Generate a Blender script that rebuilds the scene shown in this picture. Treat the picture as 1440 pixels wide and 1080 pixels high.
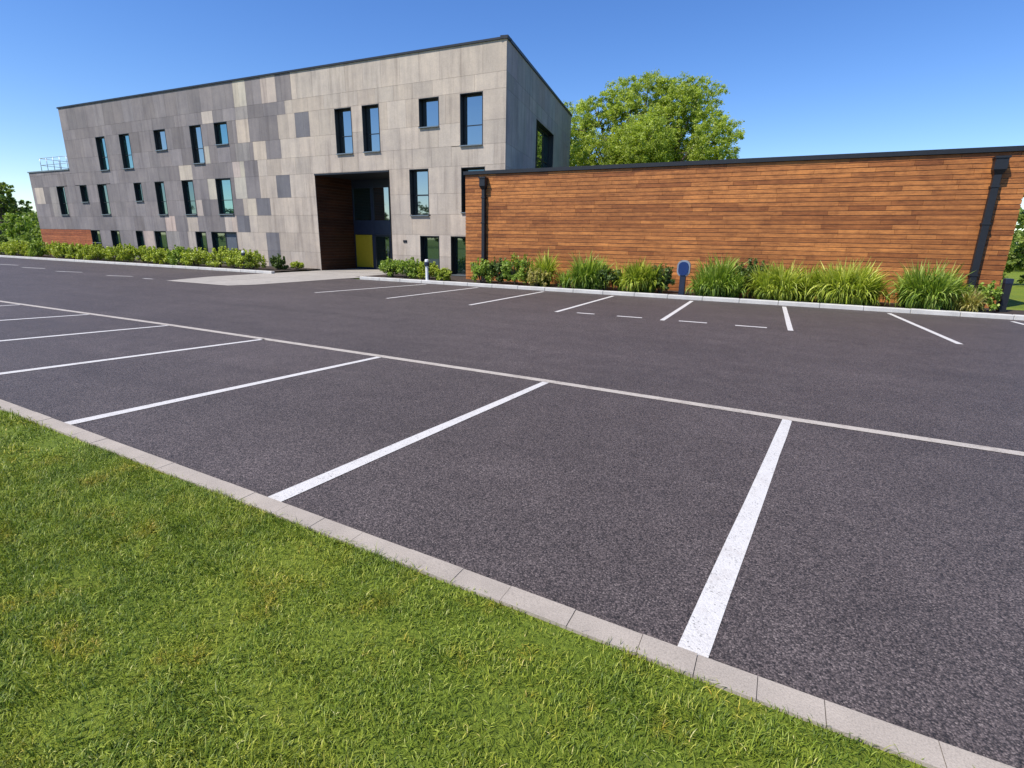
import bpy, math, random
import numpy as np
from mathutils import Vector, Matrix

for o in list(bpy.data.objects):
    bpy.data.objects.remove(o)
scene = bpy.context.scene
COL = scene.collection

# ------------------------------------------------------------------ camera
# World frame: X runs along the facades, Y away from the photographer, Z up; asphalt is z = 0.
F_PX = 745.0
PITCH = math.atan(202 / 745)
ROLL = 0.018
YAW = math.radians(26.4)
f = Vector((0, math.cos(PITCH), -math.sin(PITCH)))
r0 = Vector((1, 0, 0)); u0 = r0.cross(f)
r = r0 * math.cos(ROLL) + u0 * math.sin(ROLL)
u = u0 * math.cos(ROLL) - r0 * math.sin(ROLL)
rz = Matrix.Rotation(YAW, 3, 'Z')
r, u, f = rz @ r, rz @ u, rz @ f
cam_data = bpy.data.cameras.new('camera')
cam_data.sensor_width = 36
cam_data.lens = 36 * F_PX / 1440
cam_data.clip_start = 0.05
cam_data.clip_end = 3000
cam = bpy.data.objects.new('camera', cam_data)
COL.objects.link(cam)
m = Matrix((r, u, -f)).transposed().to_4x4()
m.translation = Vector((0, 0, 1.6))
cam.matrix_world = m
scene.camera = cam

# ------------------------------------------------------------------ light
SUN_EL = math.radians(54)
SUN_DIR = Vector((-0.50, -0.866, 0)).normalized() * math.cos(SUN_EL) + Vector((0, 0, math.sin(SUN_EL)))
world = bpy.data.worlds.new('World')
scene.world = world
world.use_nodes = True
wn = world.node_tree
wn.nodes.clear()
sky = wn.nodes.new('ShaderNodeTexSky')
sky.sky_type = 'NISHITA'
sky.sun_disc = False
sky.sun_elevation = SUN_EL
sky.sun_rotation = math.atan2(SUN_DIR.x, SUN_DIR.y)
sky.altitude = 0
sky.air_density = 1.0
sky.dust_density = 0.0
sky.ozone_density = 4.5
hs = wn.nodes.new('ShaderNodeHueSaturation')
hs.inputs['Saturation'].default_value = 1.22
hs.inputs['Hue'].default_value = 0.512
bg = wn.nodes.new('ShaderNodeBackground')
bg.inputs['Strength'].default_value = 0.115
wo = wn.nodes.new('ShaderNodeOutputWorld')
wn.links.new(sky.outputs[0], hs.inputs['Color'])
wn.links.new(hs.outputs[0], bg.inputs[0])
wn.links.new(bg.outputs[0], wo.inputs[0])
sun_data = bpy.data.lights.new('sun', 'SUN')
sun_data.energy = 3.9
sun_data.angle = math.radians(0.55)
sun_data.color = (1.0, 0.95, 0.87)
sun = bpy.data.objects.new('sun', sun_data)
COL.objects.link(sun)
sun.rotation_euler = SUN_DIR.to_track_quat('Z', 'Y').to_euler()
sun.location = (-20, -30, 50)
scene.view_settings.view_transform = 'Standard'
scene.view_settings.look = 'None'
scene.view_settings.exposure = 0.62
scene.view_settings.gamma = 1.0

rng = np.random.default_rng(7)
random.seed(7)

# ------------------------------------------------------------------ materials
class NT:
    def __init__(s, name):
        s.m = bpy.data.materials.new(name)
        s.m.use_nodes = True
        s.t = s.m.node_tree
        s.b = s.t.nodes['Principled BSDF']
    def n(s, typ, **kw):
        nd = s.t.nodes.new(typ)
        for k, v in kw.items():
            if k.startswith('i_'):
                nd.inputs[k[2:].replace('_', ' ')].default_value = v
            else:
                setattr(nd, k, v)
        return nd
    def l(s, a, b):
        s.t.links.new(a, b)
    def coord(s, scale=(1, 1, 1), rot=(0, 0, 0)):
        g = s.n('ShaderNodeNewGeometry')
        mp = s.n('ShaderNodeMapping')
        mp.inputs['Scale'].default_value = scale
        mp.inputs['Rotation'].default_value = rot
        s.l(g.outputs['Position'], mp.inputs['Vector'])
        return mp.outputs[0]
    def noise(s, scale, detail=3, rough=.55, vec=None):
        nd = s.n('ShaderNodeTexNoise')
        nd.inputs['Scale'].default_value = scale
        nd.inputs['Detail'].default_value = detail
        nd.inputs['Roughness'].default_value = rough
        if vec is None:
            vec = s.coord()
        s.l(vec, nd.inputs['Vector'])
        return nd.outputs['Fac']
    def ramp(s, fac, stops, interp='LINEAR'):
        nd = s.n('ShaderNodeValToRGB')
        nd.color_ramp.interpolation = interp
        el = nd.color_ramp.elements
        while len(el) < len(stops):
            el.new(.5)
        for e, (p, c) in zip(el, stops):
            e.position = p
            e.color = (*c, 1) if len(c) == 3 else c
        s.l(fac, nd.inputs['Fac'])
        return nd.outputs['Color']
    def mix(s, a, b, fac=1.0, mode='MULTIPLY'):
        nd = s.n('ShaderNodeMix', data_type='RGBA', blend_type=mode)
        for key, v in ((6, a), (7, b), (0, fac)):
            if hasattr(v, 'node'):
                s.l(v, nd.inputs[key])
            else:
                nd.inputs[key].default_value = (*v, 1) if isinstance(v, tuple) and len(v) == 3 else v
        return nd.outputs[2]
    def math(s, op, a, b=0.0, clamp=False):
        nd = s.n('ShaderNodeMath', operation=op, use_clamp=clamp)
        for i, v in ((0, a), (1, b)):
            if hasattr(v, 'node'):
                s.l(v, nd.inputs[i])
            else:
                nd.inputs[i].default_value = v
        return nd.outputs[0]
    def attr(s, name):
        return s.n('ShaderNodeAttribute', attribute_name=name)
    def bump(s, h, strength=.3, dist=.01):
        nd = s.n('ShaderNodeBump')
        nd.inputs['Strength'].default_value = strength
        nd.inputs['Distance'].default_value = dist
        s.l(h, nd.inputs['Height'])
        s.l(nd.outputs[0], s.b.inputs['Normal'])
    def set(s, color=None, rough=.6, metal=0, spec=None):
        if color is not None:
            if hasattr(color, 'node'):
                s.l(color, s.b.inputs['Base Color'])
            else:
                s.b.inputs['Base Color'].default_value = (*color, 1)
        if hasattr(rough, 'node'):
            s.l(rough, s.b.inputs['Roughness'])
        else:
            s.b.inputs['Roughness'].default_value = rough
        s.b.inputs['Metallic'].default_value = metal
        if spec is not None:
            s.b.inputs['Specular IOR Level'].default_value = spec
        return s.m

def g3(v):
    return (v, v, v)

def mat_plain(name, col, rough=.5, metal=0, var=.15, scale=6):
    s = NT(name)
    n = s.noise(scale, 4)
    c = s.mix(s.ramp(n, [(.3, g3(1 - var)), (.7, g3(1 + var * .3))]), (*col,), 1)
    return s.set(c, rough, metal)

def mat_asphalt():
    s = NT('asphalt')
    vor = s.n('ShaderNodeTexVoronoi', i_Scale=140.0)
    s.l(s.coord(), vor.inputs['Vector'])
    sep = s.n('ShaderNodeSeparateColor'); s.l(vor.outputs['Color'], sep.inputs[0])
    grain = s.ramp(sep.outputs[0], [(0, (.039, .032, .028)), (.45, (.092, .075, .066)), (.8, (.148, .120, .106)), (.94, (.19, .155, .137)), (1, (.25, .21, .18))])
    dark = s.ramp(vor.outputs['Distance'], [(.0, g3(1.15)), (.5, g3(.85)), (.9, g3(.25))])
    c = s.mix(grain, dark)
    big = s.ramp(s.noise(.35, 6, .62), [(.25, (.80, .78, .80)), (.5, (.97, .95, .96)), (.75, (1.14, 1.12, 1.15))])
    mid = s.ramp(s.noise(2.6, 5, .65), [(.3, (.86, .84, .86)), (.7, (1.10, 1.09, 1.12))])
    c = s.mix(s.mix(c, big), mid)
    streak = s.ramp(s.noise(1.0, 4, .6, s.coord((.25, 2.2, 1))), [(.35, g3(.93)), (.65, g3(1.06))])
    c = s.mix(c, streak)
    st = s.ramp(s.noise(.9, 5, .7, s.coord((1, 1, 1), (.3, .2, .9))), [(.62, g3(1)), (.72, g3(.86))])
    c = s.mix(c, st)
    # faint tyre polish along the lane and scattered oil spots
    tyre = s.ramp(s.noise(1.0, 3, .5, s.coord((.06, 1.1, 1))), [(.5, g3(1)), (.66, g3(.90))])
    c = s.mix(c, tyre)
    sp = s.n('ShaderNodeTexVoronoi', i_Scale=.55); s.l(s.coord(), sp.inputs['Vector'])
    wob = s.math('ADD', sp.outputs['Distance'], s.math('MULTIPLY', s.noise(5, 4, .7), .12))
    c = s.mix(c, s.ramp(wob, [(.10, g3(.80)), (.16, g3(1))]))
    s.bump(s.math('SUBTRACT', 1.0, vor.outputs['Distance']), .6, .005)
    return s.set(c, .66, spec=.42)

def mat_paint(name, col, dirt):
    s = NT(name)
    vor = s.n('ShaderNodeTexVoronoi', i_Scale=140.0)
    s.l(s.coord(), vor.inputs['Vector'])
    sep = s.n('ShaderNodeSeparateColor'); s.l(vor.outputs['Color'], sep.inputs[0])
    sp = s.ramp(s.math('ADD', sep.outputs[0], s.math('MULTIPLY', s.noise(6, 4, .7), .5)), [(.0, g3(.35)), (.24, g3(.45)), (.31, g3(.84)), (.9, g3(1))])
    worn = s.ramp(s.noise(7, 6, .75), [(.34, dirt), (.5, g3(1))])
    c = s.mix(s.mix((*col,), sp), worn)
    s.bump(s.math('SUBTRACT', 1.0, vor.outputs['Distance']), .35, .004)
    return s.set(c, .65)

def mat_concrete(name, base, joint=None, scale=1.0):
    s = NT(name)
    a = s.ramp(s.noise(3 * scale, 6, .65), [(.3, g3(.82)), (.7, g3(1.08))])
    b = s.ramp(s.noise(140 * scale, 3, .7), [(.3, g3(.72)), (.55, g3(1)), (.8, g3(1.12))])
    c = s.mix(s.mix((*base,), a), b)
    if joint:
        br = s.n('ShaderNodeTexBrick', offset=0.0, i_Scale=1.0)
        br.inputs['Brick Width'].default_value = joint
        br.inputs['Row Height'].default_value = joint
        br.inputs['Mortar Size'].default_value = .012
        br.inputs['Color1'].default_value = (1, 1, 1, 1)
        br.inputs['Color2'].default_value = (.9, .9, .9, 1)
        br.inputs['Mortar'].default_value = (.5, .5, .5, 1)
        s.l(s.coord(), br.inputs['Vector'])
        c = s.mix(c, br.outputs['Color'])
    s.bump(s.noise(180 * scale, 3, .7), .35, .004)
    return s.set(c, .85)

def mat_panel():
    """fibre cement cladding; the corner attribute 'tint' holds each panel's own colour"""
    s = NT('cladding_panel')
    at = s.attr('tint')
    st = s.ramp(s.noise(1.0, 5, .65, s.coord((3.2, 3.2, .28))), [(.28, (.72, .71, .71)), (.48, g3(.98)), (.75, (1.14, 1.13, 1.10))])
    cl = s.ramp(s.noise(1.1, 6, .65), [(.3, (.82, .82, .84)), (.7, (1.10, 1.09, 1.06))])
    fn = s.ramp(s.noise(22, 5, .75), [(.3, g3(.88)), (.7, g3(1.08))])
    c = s.mix(s.mix(s.mix(at.outputs['Color'], st), cl), fn)
    s.bump(s.noise(30, 4, .6), .15, .004)
    return s.set(c, .8, spec=.3)

def mat_wood(name, dark, light, grain=(.6, .6, 16)):
    s = NT(name)
    at = s.attr('tint')
    sep = s.n('ShaderNodeSeparateColor'); s.l(at.outputs['Color'], sep.inputs[0])
    c = s.ramp(sep.outputs[0], [(0, dark), (.5, tuple((a + b) / 2 for a, b in zip(dark, light))), (1, light)])
    gr = s.ramp(s.noise(2.2, 6, .7, s.coord(grain)), [(.28, (.48, .42, .40)), (.5, (.95, .94, .93)), (.74, (1.4, 1.32, 1.2))])
    c = s.mix(c, s.ramp(s.noise(1.0, 5, .75, s.coord((5, 5, 9))), [(.30, (.68, .62, .60)), (.52, (1.0, .99, .98)), (.75, (1.28, 1.24, 1.12))]))
    cl = s.ramp(s.noise(.8, 5, .6), [(.3, (.78, .74, .74)), (.7, (1.14, 1.12, 1.1))])
    c = s.mix(s.mix(c, gr), cl)
    s.bump(s.noise(9, 5, .7, s.coord(grain)), .25, .004)
    return s.set(c, .62, spec=.3)

def mat_leaf(name, stops, noise_scale=2.0, rough=.5, trans=.25):
    s = NT(name)
    at = s.attr('tint')
    sep = s.n('ShaderNodeSeparateColor'); s.l(at.outputs['Color'], sep.inputs[0])
    c = s.ramp(sep.outputs[0], stops)
    c = s.mix(c, s.ramp(s.noise(noise_scale, 3), [(.3, (.75, .78, .7)), (.7, (1.2, 1.18, 1.1))]))
    s.set(c, rough, spec=.35)
    tr = s.n('ShaderNodeBsdfTranslucent')
    s.l(s.mix(c, (1.25, 1.3, .5)), tr.inputs['Color'])
    mx = s.n('ShaderNodeMixShader')
    mx.inputs[0].default_value = trans
    out = s.t.nodes['Material Output']
    s.l(s.b.outputs[0], mx.inputs[1]); s.l(tr.outputs[0], mx.inputs[2]); s.l(mx.outputs[0], out.inputs[0])
    return s.m

def mat_grass_blade():
    s = NT('grass_blade')
    at = s.attr('tint')
    sep = s.n('ShaderNodeSeparateColor'); s.l(at.outputs['Color'], sep.inputs[0])
    c = s.ramp(sep.outputs[0], [(0, (.050, .082, .011)), (.32, (.135, .190, .018)), (.65, (.29, .345, .036)), (.88, (.48, .49, .095)), (1, (.70, .62, .29))])
    big = s.ramp(s.noise(2.2, 6, .7), [(.30, (.48, .62, .55)), (.48, (.92, .98, .95)), (.68, (1.30, 1.14, 1.0))])
    br = s.ramp(s.noise(4.5, 5, .75), [(.54, (1, 1, 1)), (.70, (1.35, .92, .9))])
    c = s.mix(s.mix(c, big), br)
    s.set(c, .5, spec=.3)
    tr = s.n('ShaderNodeBsdfTranslucent')
    s.l(s.mix(c, (1.2, 1.25, .5)), tr.inputs['Color'])
    mx = s.n('ShaderNodeMixShader'); mx.inputs[0].default_value = .22
    s.l(s.b.outputs[0], mx.inputs[1]); s.l(tr.outputs[0], mx.inputs[2])
    s.l(mx.outputs[0], s.t.nodes['Material Output'].inputs[0])
    return s.m

def mat_turf():
    s = NT('turf')
    c = s.ramp(s.noise(60, 5, .75), [(.3, (.06, .085, .014)), (.5, (.16, .215, .025)), (.72, (.28, .33, .05))])
    c = s.mix(c, s.ramp(s.noise(.5, 5, .6), [(.3, (.75, .85, .7)), (.7, (1.25, 1.15, 1))]))
    s.bump(s.noise(80, 4, .7), .8, .03)
    return s.set(c, .85, spec=.2)

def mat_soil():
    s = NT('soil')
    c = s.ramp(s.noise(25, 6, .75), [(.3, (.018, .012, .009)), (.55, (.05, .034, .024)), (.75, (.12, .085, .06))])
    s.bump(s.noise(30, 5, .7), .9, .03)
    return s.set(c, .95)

def mat_glass(name, tintc, metal, dark):
    s = NT(name)
    s.b.inputs['Base Color'].default_value = (*tintc, 1)
    s.b.inputs['Metallic'].default_value = 1
    s.b.inputs['Roughness'].default_value = .02
    d = s.n('ShaderNodeBsdfPrincipled')
    d.inputs['Base Color'].default_value = (*dark, 1)
    d.inputs['Roughness'].default_value = .03
    mx = s.n('ShaderNodeMixShader'); mx.inputs[0].default_value = metal
    s.l(d.outputs[0], mx.inputs[1]); s.l(s.b.outputs[0], mx.inputs[2])
    s.l(mx.outputs[0], s.t.nodes['Material Output'].inputs[0])
    nz = s.n('ShaderNodeBump'); nz.inputs['Strength'].default_value = .02; nz.inputs['Distance'].default_value = .02
    s.l(s.noise(1.3, 2), nz.inputs['Height'])
    s.l(nz.outputs[0], s.b.inputs['Normal'])
    return s.m

def mat_bark():
    s = NT('bark')
    c = s.ramp(s.noise(6, 6, .7, s.coord((1, 1, .25))), [(.3, (.05, .038, .028)), (.7, (.16, .125, .095))])
    s.bump(s.noise(8, 6, .7, s.coord((1, 1, .2))), .8, .03)
    return s.set(c, .9)

M = dict(
    asphalt=mat_asphalt(),
    paint=mat_paint('white_road_paint', (.62, .59, .55), (.90, .885, .87)),
    cream=mat_paint('cream_road_paint', (.47, .415, .35), (.7, .67, .65)),
    kerb=mat_concrete('kerb_concrete', (.41, .35, .285)),
    farkerb=mat_concrete('pale_kerb_concrete', (.56, .54, .50)),
    plaza=mat_concrete('paving_concrete', (.41, .37, .32), joint=1.5),
    panel=mat_panel(),
    backing=mat_plain('joint_backing', (.09, .085, .085), .8),
    rough_wall=mat_plain('rendered_wall', (.35, .33, .31), .85),
    wood=mat_wood('timber_board', (.25, .088, .027), (.52, .215, .064)),
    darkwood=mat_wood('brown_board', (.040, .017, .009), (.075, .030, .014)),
    redwood=mat_wood('red_board', (.28, .085, .035), (.42, .15, .06)),
    metal=mat_plain('dark_metal', (.016, .018, .023), .5, .2),
    navy=mat_plain('navy_metal', (.022, .030, .055), .4, .2),
    frame=mat_plain('window_frame_metal', (.020, .024, .028), .45, .2),
    sill=mat_plain('sill_metal', (.20, .225, .235), .4, .5),
    roof=mat_plain('roof_membrane', (.16, .16, .165), .9),
    glass_sky=mat_glass('sky_glass', (.56, .57, .54), .64, (.012, .02, .022)),
    glass_dark=mat_glass('dark_glass', (.40, .55, .55), .30, (.004, .014, .014)),
    glass_teal=mat_glass('teal_glass', (.42, .62, .60), .55, (.008, .035, .036)),
    greypanel=mat_plain('grey_blind', (.10, .11, .13), .5),
    yellow=mat_plain('yellow_door_paint', (.36, .27, .01), .45, 0, .08),
    white=mat_plain('white_enamel', (.75, .75, .75), .4, 0, .08),
    blue=mat_plain('blue_enamel', (.008, .028, .12), .35, 0, .1),
    steel=mat_plain('grey_steel', (.35, .38, .42), .4, .6),
    turf=mat_turf(), soil=mat_soil(), bark=mat_bark(), blade=mat_grass_blade(),
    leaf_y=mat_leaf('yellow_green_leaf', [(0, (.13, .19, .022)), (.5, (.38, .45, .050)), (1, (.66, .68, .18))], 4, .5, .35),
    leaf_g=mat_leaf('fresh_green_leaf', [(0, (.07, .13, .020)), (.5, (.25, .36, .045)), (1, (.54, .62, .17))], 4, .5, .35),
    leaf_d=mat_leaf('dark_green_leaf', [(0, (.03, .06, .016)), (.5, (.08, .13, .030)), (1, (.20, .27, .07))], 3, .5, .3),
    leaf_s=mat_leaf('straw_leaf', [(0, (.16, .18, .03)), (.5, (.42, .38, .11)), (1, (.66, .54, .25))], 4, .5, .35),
    leaf_t=mat_leaf('tree_leaf', [(0, (.15, .21, .028)), (.5, (.37, .45, .075)), (1, (.62, .66, .20))], .5, .5, .5),
    leaf_w=mat_leaf('woodland_leaf', [(0, (.08, .125, .025)), (.5, (.20, .275, .055)), (1, (.38, .45, .12))], .4, .5, .35),
)

# ------------------------------------------------------------------ object helpers
def link(name, mesh, parent=None):
    o = bpy.data.objects.new(name, mesh)
    COL.objects.link(o)
    if parent is not None:
        o.parent = parent
    return o

def tag(o, label=None, cat=None, group=None, kind=None):
    if label: o['label'] = label
    if cat: o['category'] = cat
    if group: o['group'] = group
    if kind: o['kind'] = kind
    return o

def empty(name, loc=(0, 0, 0), rot=0):
    o = link(name, None)
    o.location = loc
    o.rotation_euler = (0, 0, rot)
    o.empty_display_size = .3
    return o

class Frame:
    """a wall's own frame: u along it, d into the building, z up"""
    def __init__(s, ox, oy, ang=0.0):
        s.o = (ox, oy); s.c, s.s = math.cos(ang), math.sin(ang)
    def __call__(s, a, d, z):
        return (s.o[0] + a * s.c - d * s.s, s.o[1] + a * s.s + d * s.c, z)
WORLD = Frame(0, 0)

class MB:
    def __init__(s, frame=WORLD):
        s.v = []; s.f = []; s.c = []; s.fr = frame
    def quad(s, pts, col=(.5, .5, .5)):
        i = len(s.v)
        s.v += [s.fr(*p) for p in pts]
        s.f.append(tuple(range(i, i + len(pts)))); s.c.append(col)
    def box(s, a0, a1, d0, d1, z0, z1, col=(.5, .5, .5), bevel=0.0):
        P = lambda a, d, z: (a, d, z)
        if bevel > 0:
            b = bevel
            # chamfered towards the front (d0) and the top
            s.quad([P(a0 + b, d0, z0), P(a1 - b, d0, z0), P(a1 - b, d0, z1 - b), P(a0 + b, d0, z1 - b)], col)
            s.quad([P(a0 + b, d0, z1 - b), P(a1 - b, d0, z1 - b), P(a1 - b, d0 + b, z1), P(a0 + b, d0 + b, z1)], col)
            s.quad([P(a0 + b, d0 + b, z1), P(a1 - b, d0 + b, z1), P(a1 - b, d1, z1), P(a0 + b, d1, z1)], col)
            s.quad([P(a0, d0 + b, z0), P(a0 + b, d0, z0), P(a0 + b, d0, z1 - b), P(a0, d0 + b, z1 - b)], col)
            s.quad([P(a1 - b, d0, z0), P(a1, d0 + b, z0), P(a1, d0 + b, z1 - b), P(a1 - b, d0, z1 - b)], col)
            s.quad([P(a0, d1, z0), P(a0, d0 + b, z0), P(a0, d0 + b, z1 - b), P(a0, d1, z1 - b)], col)
            s.quad([P(a1, d0 + b, z0), P(a1, d1, z0), P(a1, d1, z1 - b), P(a1, d0 + b, z1 - b)], col)
            s.quad([P(a0, d0 + b, z1 - b), P(a0 + b, d0 + b, z1), P(a0 + b, d1, z1), P(a0, d1, z1 - b)], col)
            s.quad([P(a1 - b, d0 + b, z1), P(a1, d0 + b, z1 - b), P(a1, d1, z1 - b), P(a1 - b, d1, z1)], col)
            s.quad([P(a0, d0 + b, z1 - b), P(a0 + b, d0, z1 - b), P(a0 + b, d0 + b, z1)], col)
            s.quad([P(a1 - b, d0, z1 - b), P(a1, d0 + b, z1 - b), P(a1 - b, d0 + b, z1)], col)
            s.quad([P(a1, d1, z0), P(a0, d1, z0), P(a0, d1, z1 - b), P(a1, d1, z1 - b)], col)
            return
        s.quad([P(a0, d0, z0), P(a1, d0, z0), P(a1, d0, z1), P(a0, d0, z1)], col)
        s.quad([P(a1, d1, z0), P(a0, d1, z0), P(a0, d1, z1), P(a1, d1, z1)], col)
        s.quad([P(a0, d1, z0), P(a0, d0, z0), P(a0, d0, z1), P(a0, d1, z1)], col)
        s.quad([P(a1, d0, z0), P(a1, d1, z0), P(a1, d1, z1), P(a1, d0, z1)], col)
        s.quad([P(a0, d0, z1), P(a1, d0, z1), P(a1, d1, z1), P(a0, d1, z1)], col)
        s.quad([P(a0, d1, z0), P(a1, d1, z0), P(a1, d0, z0), P(a0, d0, z0)], col)
    def tube(s, pts, radii, n=8, caps=True, col=(.5, .5, .5)):
        pts = [Vector(s.fr(*p)) for p in pts]
        base = len(s.v)
        for i, p in enumerate(pts):
            d = (pts[min(i + 1, len(pts) - 1)] - pts[max(i - 1, 0)]).normalized()
            a = d.orthogonal().normalized() if abs(d.z) < .99 else Vector((1, 0, 0))
            if abs(d.z) >= .99:
                a = (a - d * a.dot(d)).normalized()
            elif i and abs(d.dot(prev)) > 2:
                a = prev
            b = d.cross(a)
            prev = d
            rr = radii[i] if hasattr(radii, '__len__') else radii
            for k in range(n):
                t = 2 * math.pi * k / n
                s.v.append(tuple(p + (a * math.cos(t) + b * math.sin(t)) * rr))
        for i in range(len(pts) - 1):
            for k in range(n):
                k2 = (k + 1) % n
                s.f.append((base + i * n + k, base + i * n + k2, base + (i + 1) * n + k2, base + (i + 1) * n + k)); s.c.append(col)
        if caps:
            s.f.append(tuple(base + k for k in reversed(range(n)))); s.c.append(col)
            s.f.append(tuple(base + (len(pts) - 1) * n + k for k in range(n))); s.c.append(col)
    def build(s, name, mat, parent=None, smooth=False, tint=False):
        me = bpy.data.meshes.new(name)
        me.from_pydata(s.v, [], s.f)
        me.materials.append(mat)
        if tint:
            ca = me.color_attributes.new('tint', 'FLOAT_COLOR', 'CORNER')
            arr = np.ones((len(me.loops), 4), dtype=np.float32)
            i = 0
            for fc, c in zip(s.f, s.c):
                arr[i:i + len(fc), :3] = c; i += len(fc)
            ca.data.foreach_set('color', arr.ravel())
        if smooth:
            me.polygons.foreach_set('use_smooth', [True] * len(me.polygons))
        me.update()
        return link(name, me, parent)

def np_mesh(name, verts, faces, tint, mat, parent=None, smooth=False):
    """verts (n,3), faces (m,k) with constant k, tint (n,) per vertex"""
    me = bpy.data.meshes.new(name)
    verts = np.asarray(verts, np.float32); faces = np.asarray(faces, np.int32)
    me.vertices.add(len(verts)); me.vertices.foreach_set('co', verts.ravel())
    k = faces.shape[1]
    me.loops.add(faces.size); me.loops.foreach_set('vertex_index', faces.ravel())
    me.polygons.add(len(faces))
    me.polygons.foreach_set('loop_start', np.arange(0, faces.size, k, dtype=np.int32))
    me.materials.append(mat)
    me.update(calc_edges=True)
    at = me.color_attributes.new('tint', 'FLOAT_COLOR', 'POINT')
    arr = np.ones((len(verts), 4), np.float32); arr[:, :3] = np.asarray(tint, np.float32)[:, None]
    at.data.foreach_set('color', arr.ravel())
    if smooth:
        me.polygons.foreach_set('use_smooth', np.ones(len(faces), bool))
    return link(name, me, parent)

def sheet(name, pts, z, mat, sub=0):
    me = bpy.data.meshes.new(name)
    me.from_pydata([(x, y, z) for x, y in pts], [], [tuple(range(len(pts)))])
    me.materials.append(mat)
    return link(name, me)

# ------------------------------------------------------------------ ground
g = sheet('ground', [(-1500, -1500), (1500, -1500), (1500, 1500), (-1500, 1500)], -.03, M['turf']); tag(g, kind='structure')

def near_y(x):      # asphalt side of the near kerb
    xs = [-70, -12, -6.7, -5.3, -2.7, -.5, .2, .84, 30]
    ys = [2.62, 2.30, 2.20, 2.14, 2.03, 1.935, 1.91, 1.89, 1.80]
    return float(np.interp(x, xs, ys))
KW = .125           # kerb width
FK = 16.42          # front of the far kerb
XS = [-70, -40, -25, -12, -9, -6.7, -5.3, -4, -2.7, -1.5, -.5, .2, .84, 4, 30]
lot = empty('car_park'); tag(lot, kind='structure')
pts = [(x, near_y(x)) for x in XS] + [(30, FK + .02), (-70, FK + .02)]
asp = sheet('asphalt', pts, 0, M['asphalt']); asp.parent = lot

def line(name, p, q, w0, w1, mat, z=.004):
    p, q = Vector((*p, 0)), Vector((*q, 0))
    d = (q - p).normalized(); nrm = Vector((-d.y, d.x, 0))
    mb = MB()
    n = max(2, int((q - p).length / .5))
    L, R = [], []
    for i in range(n + 1):
        t = i / n
        c = p.lerp(q, t); w = (w0 + (w1 - w0) * t) / 2
        j = random.uniform(-.003, .003)
        L.append(c + nrm * (w + j)); R.append(c - nrm * (w + random.uniform(-.003, .003)))
    for i in range(n):
        mb.quad([(*R[i].xy, z), (*R[i + 1].xy, z), (*L[i + 1].xy, z), (*L[i].xy, z)])
    return mb.build(name, mat, lot)

# long cream edge line between the near bays and the lane
mid = [(-60, 5.95), (-16.39, 5.83), (-9.89, 5.80), (-4.84, 5.68), (-2.33, 5.61), (0.26, 5.49), (1.97, 5.44), (14, 5.1)]
mb = MB()
for (xa, ya), (xb, yb) in zip(mid, mid[1:]):
    mb.quad([(xa, ya - .06, .004), (xb, yb - .06, .004), (xb, yb + .055, .004), (xa, ya + .055, .004)])
mb.build('edge_line', M['cream'], lot)
for p, q in [((-.125, 1.915), (.22, 5.43)), ((-2.67, 2.03), (-2.31, 5.56)), ((-5.36, 2.14), (-4.86, 5.63)), ((-8.05, 2.27), (-7.29, 5.73)),
             ((-10.75, 2.3), (-9.83, 5.75)), ((-13.5, 2.35), (-12.45, 5.76)), ((-16.2, 2.38), (-15.3, 5.78)), ((-18.9, 2.4), (-17.9, 5.79)), ((2.45, 1.88), (2.75, 5.36)), ((5.0, 1.87), (5.25, 5.3))]:
    line('bay_line', p, q, .125, .085, M['paint'])
for x0, x1 in [(-12.3, -11.55), (-9.62, -9.38), (-6.97, -6.90), (-4.62, -4.57), (-2.18, -2.24), (.28, .15), (2.90, 2.50), (5.4, 4.85), (8.0, 7.3)]:
    line('far_bay_line', (x0, 11.55), (x1, 16.1 if x0 < 5 else 16.0), .10, .10, M['paint'])
for x0, x1 in [(-4.15, -3.73), (-3.2, -2.64), (-1.85, -1.28), (-.73, -.14)]:
    line('dash_mark', (x0, 11.68), (x1, 11.70), .10, .10, M['paint'])
for p, q in [((-23.5, 11.7), (-22.4, 12.05)), ((-21.1, 11.7), (-20.6, 11.75)), ((-27.5, 11.8), (-26.1, 12.1)), ((-31.4, 12.2), (-29.8, 12.4)), ((-35.5, 12.7), (-33.5, 12.9))]:
    line('dash_mark', p, q, .12, .10, M['paint'])

# near kerb: small precast stones, flush lawn edging
mb = MB()
x = -20.0
while x < 6:
    L = random.uniform(.27, .34) if x < -.55 else random.choice([.22, .30, .33])
    xa, xb = x + .0015, x + L - .0015
    dz = random.uniform(-.002, .002)
    z = .022 + dz
    ya, yb = near_y(xa), near_y(xb)
    b = .006
    mb.quad([(xa, ya - KW, z), (xb, yb - KW, z), (xb, yb - b, z), (xa, ya - b, z)])
    mb.quad([(xa, ya - b, z), (xb, yb - b, z), (xb, yb, z - b), (xa, ya, z - b)])
    mb.quad([(xa, ya, z - b), (xb, yb, z - b), (xb, yb, -.02), (xa, ya, -.02)])
    mb.quad([(xb, yb - KW, z), (xb, yb - KW, -.02), (xb, yb, -.02), (xb, yb, z - b), (xb, yb - b, z)])
    mb.quad([(xa, ya - KW, -.02), (xa, ya - KW, z), (xa, ya - b, z), (xa, ya, z - b), (xa, ya, -.02)])
    mb.quad([(xb, yb - KW, z), (xa, ya - KW, z), (xa, ya - KW, -.02), (xb, yb - KW, -.02)])
    x += L
for xa, xb in [(-70, -40), (-40, -20), (6, 30)]:
    ya, yb = near_y(xa), near_y(xb)
    mb.quad([(xa, ya - KW, .022), (xb, yb - KW, .022), (xb, yb, .022), (xa, ya, .022)])
k = mb.build('near_kerb', M['kerb']); tag(k, kind='structure')
mb = MB()   # mortar bed that shows dark in the joints
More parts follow.
